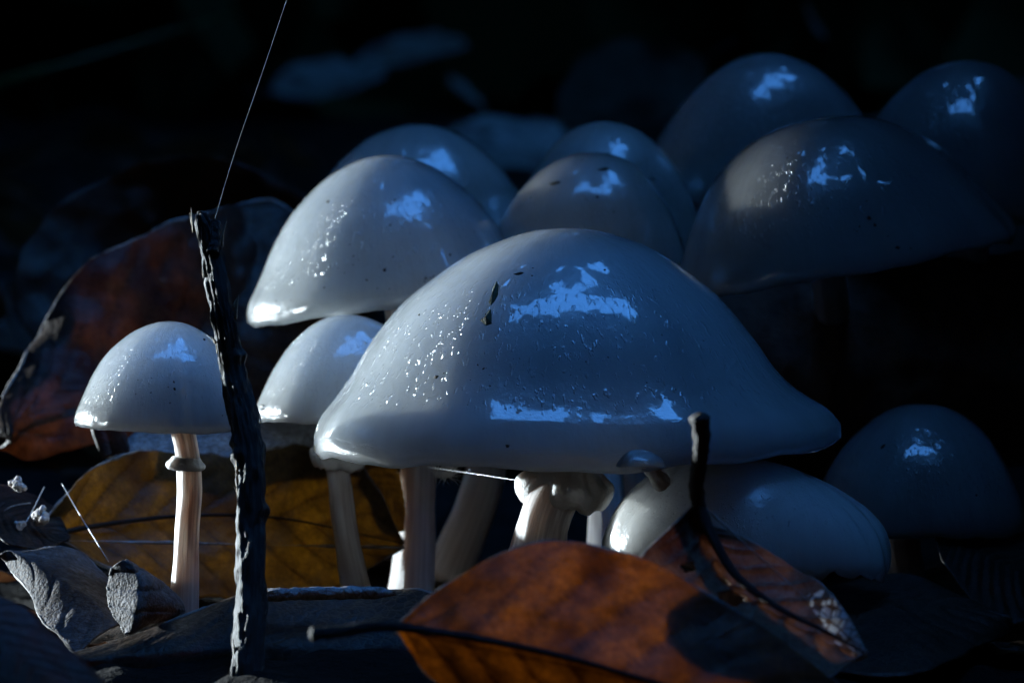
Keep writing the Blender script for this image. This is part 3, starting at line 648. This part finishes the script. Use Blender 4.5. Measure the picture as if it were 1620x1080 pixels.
leaf('fallen_leaf', 'black shadowed leaf filling the lower corner below the grey fuzzy leaf', 'leaf_dark',
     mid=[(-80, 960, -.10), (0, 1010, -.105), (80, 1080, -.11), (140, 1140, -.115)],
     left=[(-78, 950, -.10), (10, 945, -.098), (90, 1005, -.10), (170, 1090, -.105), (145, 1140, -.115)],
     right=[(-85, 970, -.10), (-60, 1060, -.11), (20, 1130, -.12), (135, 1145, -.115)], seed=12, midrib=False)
leaf('fallen_leaf', 'narrow red-brown curled leaf stalk under the small twig-side cap', 'leaf_red',
     mid=[(158, 660, .046), (170, 690, .045), (180, 722, .044)],
     left=[(140, 660, .046), (148, 690, .044), (162, 726, .042)],
     right=[(180, 660, .046), (200, 685, .044), (206, 716, .042)], seed=13, midrib=True, bulge=-.001, nu=30, nv=20)
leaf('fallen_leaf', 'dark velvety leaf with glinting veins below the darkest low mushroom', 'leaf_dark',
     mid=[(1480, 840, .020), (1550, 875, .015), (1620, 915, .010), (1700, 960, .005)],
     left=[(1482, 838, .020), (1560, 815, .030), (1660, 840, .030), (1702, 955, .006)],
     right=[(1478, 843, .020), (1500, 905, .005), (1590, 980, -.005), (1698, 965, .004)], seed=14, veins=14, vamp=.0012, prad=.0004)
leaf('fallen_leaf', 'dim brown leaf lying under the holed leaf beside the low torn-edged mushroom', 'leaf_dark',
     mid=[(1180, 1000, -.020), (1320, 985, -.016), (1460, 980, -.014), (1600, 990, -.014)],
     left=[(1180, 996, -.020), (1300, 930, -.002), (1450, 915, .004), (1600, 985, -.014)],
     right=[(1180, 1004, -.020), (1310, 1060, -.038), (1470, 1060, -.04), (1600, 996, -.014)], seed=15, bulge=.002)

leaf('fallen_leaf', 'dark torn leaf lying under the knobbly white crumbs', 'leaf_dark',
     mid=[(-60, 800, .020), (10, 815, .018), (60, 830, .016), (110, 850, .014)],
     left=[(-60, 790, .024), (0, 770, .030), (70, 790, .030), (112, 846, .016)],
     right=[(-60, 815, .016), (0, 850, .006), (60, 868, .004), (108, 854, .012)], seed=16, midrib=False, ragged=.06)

# litter scattered over the bank behind, out of focus
def litter_variant(k, mat):
    rng = random.Random(k); L = rng.uniform(.055, .085); W = L * rng.uniform(.28, .36)
    cu, cw = rng.uniform(-.25, .4), rng.uniform(-.3, .5)
    mid, le, ri = [], [], []
    for i in range(9):
        u = i / 8; x = (u - .5) * L; wd = W * sin(pi * u ** .9) ** .75 if 0 < u < 1 else 0
        z = cu * L * ((u - .5) ** 2) * 1.6
        mid.append(V((x, 0, z))); le.append(V((x, wd, z + cw * wd))); ri.append(V((x, -wd, z + cw * wd * rng.uniform(.4, 1.2))))
    vs_, fs, at, B = loft(mid, le, ri, nu=22, nv=12, veins=7, vamp=.0006, wob=.003, ragged=.06, seed=k)
    me = bpy.data.meshes.new('blade'); me.from_pydata([tuple(v) for v in vs_], [], fs); me.materials.append(M[mat])
    me.polygons.foreach_set('use_smooth', [True] * len(me.polygons))
    v_, f_, a_ = tube([V((-L * .72, 0, .002)), V((-L * .6, .001, 0)), mid[0], mid[4]], lambda t: .0007 * (1.2 - t), 6, 14)
    m2 = bpy.data.meshes.new('petiole'); m2.from_pydata([tuple(v) for v in v_], [], f_); m2.materials.append(M['petiole'])
    return me, m2
LV = [litter_variant(k, m) for k, m in enumerate(['leaf_dark', 'leaf_red', 'leaf_dark', 'leaf_pale', 'leaf_dark', 'leaf_olive'])]
def litter(x, y, var, rz, tilt, label, group, lift=.006, scale=1.0, tx=0):
    me, m2 = LV[var]
    o = empty('litter_leaf', (x, y, gz(x, y) + lift), label, 'leaf', group)
    o.rotation_euler = (tx, tilt, rz); o.scale = (scale,) * 3
    for nm, d in (('blade', me), ('petiole', m2)):
        c = bpy.data.objects.new(nm, d); COL.objects.link(c); c.parent = o
rng = random.Random(77); cnt = 0
while cnt < 170:
    y = .22 + 2.6 * rng.random() ** 1.5; hw = (D + y) * .19 + .02
    x = rng.uniform(-hw, hw)
    if x > .05 and .33 < y < .75 and abs(y - (.66 - .4 * x)) < .12: continue
    cnt += 1
    litter(x, y, rng.choice([0, 0, 1, 2, 4, 4, 2]), rng.uniform(0, 6.28), rng.uniform(-.5, .5), 'fallen brown leaf lying in the blurred dark litter behind the mushrooms', 'leaf litter behind the mushrooms', rng.uniform(.003, .02), 1, rng.uniform(-.5, .5))
for (px, py, y, rz, tl, tx, sc, lab) in [(520, 130, 1.9, .35, -.2, .5, 1.5, 'dim grey-green blurred leaf above the moss-topped mushroom'), (650, 85, 2.1, -.3, -.1, .5, 1.6, 'second grey-green blurred leaf overlapping the one above the moss-topped mushroom'), (995, 145, 1.1, 2.5, .3, .6, 1.5, 'grey-green blurred leaf standing beside the tallest shade-darkened mushroom'),
        (835, 240, .80, .2, .1, .5, 1.2, 'grey-green blurred leaf filling the dip between tilted and cream mushrooms'), (1285, 35, 1.2, 1.4, .2, 1.0, .6, 'small grey-green blurred leaf above the tallest shade-darkened mushroom'), (740, 150, 1.5, 1.0, .3, .7, .7, 'faint grey-green blurred leaf over the moss-topped cap')]:
    p = P(px, py, y); litter(p.x, p.y, 3, rz, tl, lab, None, p.z - gz(p.x, p.y), sc, tx)
# near litter round the feet of the cluster
for k in range(26):
    a = rng.uniform(0, 6.28); r = rng.uniform(.03, .15); x, y = r * cos(a) * 1.1, r * sin(a) * .7 + .05
    if y < -.02: continue
    litter(x, y, rng.choice([0, 2, 4]), rng.uniform(0, 6.28), rng.uniform(-.12, .12), 'flat dark leaf lying in the shade under the mushroom stems', 'leaves under the stems', .003, .55, rng.uniform(-.1, .1))

# ------------------------------------------------------------------ twig
tw = [P(318, 338, -0.030), P(335, 400, -0.030), P(352, 490, -0.032), P(366, 575, -0.032), P(383, 650, -0.034), P(396, 730, -0.036), P(398, 830, -0.038), P(397, 950, -0.042), P(392, 1060, -0.046), P(388, 1130, -0.048)]
T = empty('twig', V((tw[-1].x, tw[-1].y, gz(tw[-1].x, tw[-1].y))), 'thin dark upright twig snapped off at its splintered tip', 'twig')
def twb(t, g_, p):
    kn = sum(.0006 * exp(-((t - t0) / .012) ** 2) * max(0, cos(g_ - g0)) for t0, g0 in ((.29, 3.3), (.46, .4), (.49, 0.0), (.60, 2.8)))
    return .00030 * NZ.noise(V((cos(g_) * 4.5, sin(g_) * 4.5, t * 5))) + .00042 * fbm(V((cos(g_) * 2.4, sin(g_) * 2.4, t * 16)), 5) + .0003 * NZ.noise(V((cos(g_) * 6, sin(g_) * 6, t * 30))) + kn
v_, f_, a_ = tube(tw, lambda t: .0016 * interp([(0, .35), (.02, .75), (.06, .85), (.3, .95), (.6, 1.2), (1, 1.25)], t), 48, 420, twb)
mesh_obj('bark', v_, f_, M['bark'], T, attrs={'polar': a_})
for (a, b, r) in (((336, 400, -0.0310), (340, 350, -0.0295), .0010), ((322, 372, -0.0295), (316, 334, -0.0300), .0005), ((326, 380, -0.0310), (323, 350, -0.0310), .0004)):
    A_, B_ = P(*a), P(*b)
    v_, f_, a_ = tube([A_, (A_ + B_) / 2 + V((.0001, 0, 0)), B_], lambda t: r * (1 - .35 * t), 14, 24, lambda t, g_, p: r * .35 * fbm(V((cos(g_) * 3, sin(g_) * 3, t * 6)), 4))
    mesh_obj('splinter', v_, f_, M['bark'], T, attrs={'polar': a_})
rng = random.Random(3)
for k in range(26):          # lifted flakes of bark along the lit side
    t = rng.uniform(.02, .95); i = t * (len(tw) - 1); i0 = int(i); p = tw[i0].lerp(tw[i0 + 1], i - i0)
    s = rng.choice((-1, -1, 1)); q = p + V((s * .0016, rng.uniform(-.0008, .0008), 0)); ln = rng.uniform(.0008, .0035)
    v_, f_, a_ = tube([q, q + V((s * .0002, -.0001, ln * .5)), q + V((s * rng.uniform(.0002, .0007), -.0001, ln))], lambda t: .00022 * (1.1 - t), 6, 8)
    mesh_obj('bark_flake', v_, f_, M['wood'], T)

# ------------------------------------------------------------------ silk, insects, crumbs, droplets
def thread(label, pts, r=.000035, sag=None):
    c = [P(*p) for p in pts]
    v_, f_, a_ = tube(c, lambda t: r, 6, 40)
    return tag(mesh_obj('spider_thread', v_, f_, M['silk'], None, origin=c[0]), label, 'spider thread')
thread('long spider thread rising from the snapped tip of the twig', [(340, 346, -.0295), (372, 240, -.026), (415, 115, -.022), (457, -10, -.018)], .000022)
thread('fine spider thread hanging down beside the upper half of the twig', [(318, 345, -.031), (322, 430, -.032), (340, 520, -.033), (350, 590, -.034)], .000018)
thread('short pale thread slanting over the olive blotched leaf', [(98, 765, .014), (130, 820, .008), (172, 888, -.004)], .00006)
thread('thread stretched from the white fluff to the broad ring', [(585, 728, .02), (700, 742, .015), (822, 760, -.004)], .00003)
thread('pale root hair at the dark edge beside the olive leaf', [(70, 770, .02), (50, 810, .016), (35, 835, .012)], .00006)
thread('pale root hair running along the dark litter edge', [(-5, 815, .02), (20, 800, .02), (48, 795, .02)], .00005)

bpy.context.view_layer.update()
dg = bpy.context.evaluated_depsgraph_get()
eye = V((0, -D, ZC))
def hit(px, py, dgx=dg):
    d = (P(px, py, 0) - eye).normalized()
    ok, loc, nrm, idx, ob, mt = scene.ray_cast(dgx, eye, d)
    return (loc, nrm, ob) if ok else (None, None, None)
def lump_mesh(seed, flat=.45, sx=1.0):
    bm = bmesh.new(); bmesh.ops.create_icosphere(bm, subdivisions=2, radius=1)
    for v in bm.verts:
        k = 1 + .55 * NZ.noise(v.co * 1.6 + V((seed * 5.1, 0, 0))); v.co = V((v.co.x * k * sx, v.co.y * k, v.co.z * k * flat))
    me = bpy.data.meshes.new('crumb'); bm.to_mesh(me); bm.free(); me.polygons.foreach_set('use_smooth', [True] * len(me.polygons)); return me
LM = [lump_mesh(k, .5, sx) for k, sx in enumerate((1, 1.2, 1.5, 2.6))]
for me in LM: me.materials.append(M['crumb'])
where = {'m1': 'small twig-side', 'm2': 'half-hidden small', 'm3': 'tilted white', 'm4': 'moss-topped', 'm5': 'cream spotted', 'm6': 'rear cream', 'm7': 'tallest shade-darkened', 'm8': 'large dark tilted', 'm9': 'nearly black', 'm10': 'biggest white', 'm12': 'dark low'}
inv = {o.name: k for k, o in CAPS.items()}
SPECKS = [(690, 596, 7, 1), (803, 705, 6, 0), (775, 610, 3, 1), (765, 583, 3, 2), (957, 427, 4, 0), (821, 433, 6, 3), (842, 436, 3, 0), (663, 498, 4, 1), (1047, 530, 3, 0), (740, 640, 2, 0),
          (1375, 345, 7, 0), (1384, 356, 5, 1), (1420, 392, 6, 1), (1245, 250, 3, 2), (1253, 256, 3, 1), (1360, 358, 3, 0),
          (878, 290, 7, 3), (955, 268, 7, 3), (945, 312, 5, 0), (1033, 283, 6, 2), (968, 220, 3, 2), (840, 313, 3, 2), (927, 316, 2, 0),
          (519, 319, 5, 1), (609, 427, 6, 0), (712, 403, 4, 1), (580, 443, 3, 2), (617, 356, 3, 0), (513, 455, 3, 0), (545, 432, 2, 0), (597, 456, 2, 0), (616, 457, 2, 0), (425, 432, 2, 0), (410, 488, 3, 0), (460, 475, 2, 0),
          (1228, 122, 4, 1), (1187, 132, 3, 0), (1075, 180, 5, 0), (1073, 192, 3, 1), (1125, 104, 5, 2), (1270, 100, 5, 2), (1212, 113, 3, 0),
          (1397, 706, 6, 2), (1545, 783, 4, 0), (323, 537, 5, 1), (276, 615, 4, 1), (270, 565, 2, 0), (352, 657, 2, 0), (240, 598, 2, 0), (660, 226, 2, 0)]
rg = random.Random(44)
for (cx_, cy_, rx_, ry_, n__) in ((860, 540, 300, 150, 26), (560, 380, 130, 110, 16), (960, 320, 100, 70, 8), (240, 600, 90, 60, 7), (1320, 330, 180, 110, 10), (690, 225, 90, 25, 5)):
    SPECKS += [(int(cx_ + rg.gauss(0, .5) * rx_), int(cy_ + rg.gauss(0, .5) * ry_), rg.uniform(1.2, 2.6), rg.choice((0, 0, 1, 2))) for _ in range(n__)]
for k, (px, py, sz, var) in enumerate(SPECKS):
    loc, nrm, ob = hit(px, py)
    if ob is None or ob.name not in inv: continue
    o = bpy.data.objects.new('soil_crumb', LM[var]); COL.objects.link(o)
    o.location = loc; sc = sz * .5 * S * (D + loc.y) / D; o.scale = (sc,) * 3
    q = nrm.to_track_quat('Z', 'Y'); o.rotation_euler = (q.to_matrix() @ Matrix.Rotation(k * 1.3 if var < 3 else .15, 3, 'Z')).to_euler()
    tag(o, 'tiny dark soil crumb stuck to the cap of the %s mushroom' % where[inv[ob.name]], 'crumb', 'crumbs on the %s cap' % where[inv[ob.name]])
def patch_on(cap_px, outline, name, label, mat, th=.0002):
    """scrap of leaf pressed onto a cap: each outline point drops onto the cap itself"""
    c = hit(*cap_px)
    if c[0] is None: return
    ring = []
    for (px, py) in outline:
        h = hit(px, py)
        if h[0] is None: return
        ring.append(h[0] + h[1] * th)
    n = len(ring); vs_ = ring + [c[0] + c[1] * th * 3] + [r - c[1] * th * 2 for r in ring]
    fs = [(i, (i + 1) % n, n) for i in range(n)] + [(i, n + 1 + i, n + 1 + (i + 1) % n, (i + 1) % n) for i in range(n)]
    tag(mesh_obj(name, vs_, fs, M[mat], None, origin=c[0], smooth=False), label, 'leaf scrap')
patch_on((781, 465), [(786, 446), (789, 452), (788, 466), (783, 476), (777, 483), (774, 479), (778, 470), (780, 458)], 'leaf_scrap', 'upper dark green sliver of leaf stuck to the biggest cap', 'green_bit')
patch_on((770, 504), [(777, 490), (778, 500), (778, 512), (770, 515), (760, 508), (768, 502), (773, 494)], 'leaf_scrap', 'lower dark green triangular scrap stuck to the biggest cap', 'green_bit')
for (px, py, sz) in ((656, 191, 5), (668, 188, 6), (678, 192, 5)):
    loc, nrm, ob = hit(px, py + 5)
    if loc is None: continue
    vs_, fs = [], []
    rg = random.Random(px)
    for k in range(22):
        d = (V((0, 0, 1)) + V((rg.gauss(0, .9), rg.gauss(0, .6), rg.gauss(0, .3)))).normalized() * rg.uniform(.0004, .0013); s = d.orthogonal().normalized() * .00012
        p = loc + V((rg.uniform(-.0007, .0007), rg.uniform(-.0004, .0004), .0001)); o = len(vs_); vs_ += [p - s, p + s, p + d * .6 + s * .5, p + d]; fs.append((o, o + 1, o + 2, o + 3))
    tag(mesh_obj('moss_tuft', vs_, fs, M['moss'], None, smooth=False, origin=loc), 'bit of green moss on the crest of the moss-topped mushroom', 'moss', 'moss bits on the crest')
def midge(px, py, sz, rot, label):
    loc, nrm, ob = hit(px, py)
    if loc is None: return
    k = sz * S * (D + loc.y) / D
    o = empty('midge', loc + nrm * k * .12, label, 'insect'); q = nrm.to_track_quat('Z', 'Y').to_matrix() @ Matrix.Rotation(rot, 3, 'Z')
    v_, f_, _ = tube([V((-.5, 0, .05)) * k, V((-.2, 0, .10)) * k, V((.12, 0, .16)) * k, V((.3, 0, .14)) * k, V((.45, 0, .10)) * k],
                     lambda t: k * interp([(0, .03), (.3, .08), (.55, .12), (.72, .13), (.8, .06), (.9, .10), (1, .04)], t), 10, 24)
    def put(nm, v_, f_, m):
        c = mesh_obj(nm, [q @ p for p in v_], f_, M[m], None, origin=(0, 0, 0)); c.parent = o; return c
    put('body', v_, f_, 'insect')
    for sgn in (-1, 1):
        put('wing', [V((.15, 0, .26)) * k, V((-.1, .10 * sgn, .27)) * k, V((-.55, .24 * sgn, .24)) * k, V((-.70, .14 * sgn, .22)) * k, V((-.4, .02 * sgn, .25)) * k], [(0, 1, 2, 3, 4)], 'wing')
        for x in (-.05, .1, .25):
            v_, f_, _ = tube([V((x, 0, .12)) * k, V((x * 1.6, .22 * sgn, .22)) * k, V((x * 2.2, .42 * sgn, -.10)) * k], lambda t: k * .018, 5, 8); put('leg', v_, f_, 'insect')
midge(722, 213, 13, 2.3, 'tiny black midge resting on the moss-topped mushroom')
midge(673, 443, 11, 1.2, 'tiny pale-winged midge on the rim of the tilted mushroom')

def crumb_cluster(px, py, y, sz, label, mat='white_bit'):
    c = P(px, py, y); k = S * (D + y) / D; bm = bmesh.new(); rg = random.Random(px)
    for i in range(34):
        r = sz * k * rg.uniform(.22, .42); d = V((rg.gauss(0, .27), rg.gauss(0, .25), rg.gauss(0, .33))) * sz * k
        m0 = bmesh.ops.create_icosphere(bm, subdivisions=2, radius=r, matrix=Matrix.Translation(d))
        for v in m0['verts']: v.co += (v.co - d) * .35 * NZ.noise(v.co * 2500)
    me = bpy.data.meshes.new('white_crumb'); bm.to_mesh(me); bm.free(); me.materials.append(M[mat])
    me.polygons.foreach_set('use_smooth', [True] * len(me.polygons))
    o = bpy.data.objects.new('white_crumb', me); COL.objects.link(o); o.location = c
    tag(o, label, 'crumb')
crumb_cluster(65, 815, .012, 17, 'knobbly white crumb beside the ragged tip of the olive leaf')
crumb_cluster(30, 768, .014, 14, 'knobbly white crumb above the other white crumbs')
crumb_cluster(32, 830, .012, 9, 'smallest white crumb next to the knobbly one')
# white mould fluff between the stems
c = P(700, 752, .02); vs_, fs = [], []; rg = random.Random(9)
for k in range(260):
    a0 = c + V((rg.uniform(-.0012, .0014), rg.uniform(-.0008, .0008), rg.uniform(-.0003, .0003)))
    d = V((rg.gauss(.6, .5), rg.gauss(0, .5), rg.gauss(.5, .5))).normalized() * rg.uniform(.0008, .0028)
    s = d.orthogonal().normalized() * .00004; o = len(vs_)
    vs_ += [a0 - s, a0 + s, a0 + d * .5 + s + V((0, 0, .0002)), a0 + d * .5 - s + V((0, 0, .0002)), a0 + d]; fs += [(o, o + 1, o + 2, o + 3), (o + 3, o + 2, o + 4)]
tag(mesh_obj('mould_tuft', vs_, fs, M['fluff'], None, origin=c, smooth=False), 'white feathery tuft of mould between the two broad stems', 'mould')
# grass blade far behind
gp = [P(-60, 150, 1.0), P(80, 112, 1.0), P(220, 68, 1.02), P(380, 20, 1.05)]
vs_, fs = [], []
for i, p in enumerate(spline(gp, 30)):
    wd = .004 * (1 - i / 32); vs_ += [p + V((0, 0, wd)), p + V((0, -.0012, 0)), p - V((0, 0, wd))]
    if i: o = 3 * (i - 1); fs += [(o, o + 1, o + 4, o + 3), (o + 1, o + 2, o + 5, o + 4)]
gm = mat_leaf('grass_blade', (0.03, 0.07, 0.01), (0.07, 0.13, 0.02), (0.2, 0.4, 0.04), .4, (0.04, 0.09, 0.012))
b = mesh_obj('grass_blade', vs_, fs, gm, None, origin=gp[0]); s = b.modifiers.new('thick', 'SOLIDIFY'); s.thickness = .0006
tag(b, 'blurred green grass blade arching through the dark behind', 'grass')
# droplet on the half-hidden small cap
loc, nrm, ob = hit(417, 645)
if loc is not None:
    bm = bmesh.new(); bmesh.ops.create_icosphere(bm, subdivisions=3, radius=.0005); 
    for v in bm.verts: v.co.z *= .7
    me = bpy.data.meshes.new('water_droplet'); bm.to_mesh(me); bm.free(); me.materials.append(M['water']); me.polygons.foreach_set('use_smooth', [True] * len(me.polygons))
    o = bpy.data.objects.new('water_droplet', me); COL.objects.link(o); o.location = loc + nrm * .0002; o.rotation_euler = nrm.to_track_quat('Z', 'Y').to_euler()
    tag(o, 'round water droplet on the edge of the half-hidden small cap', 'droplet')
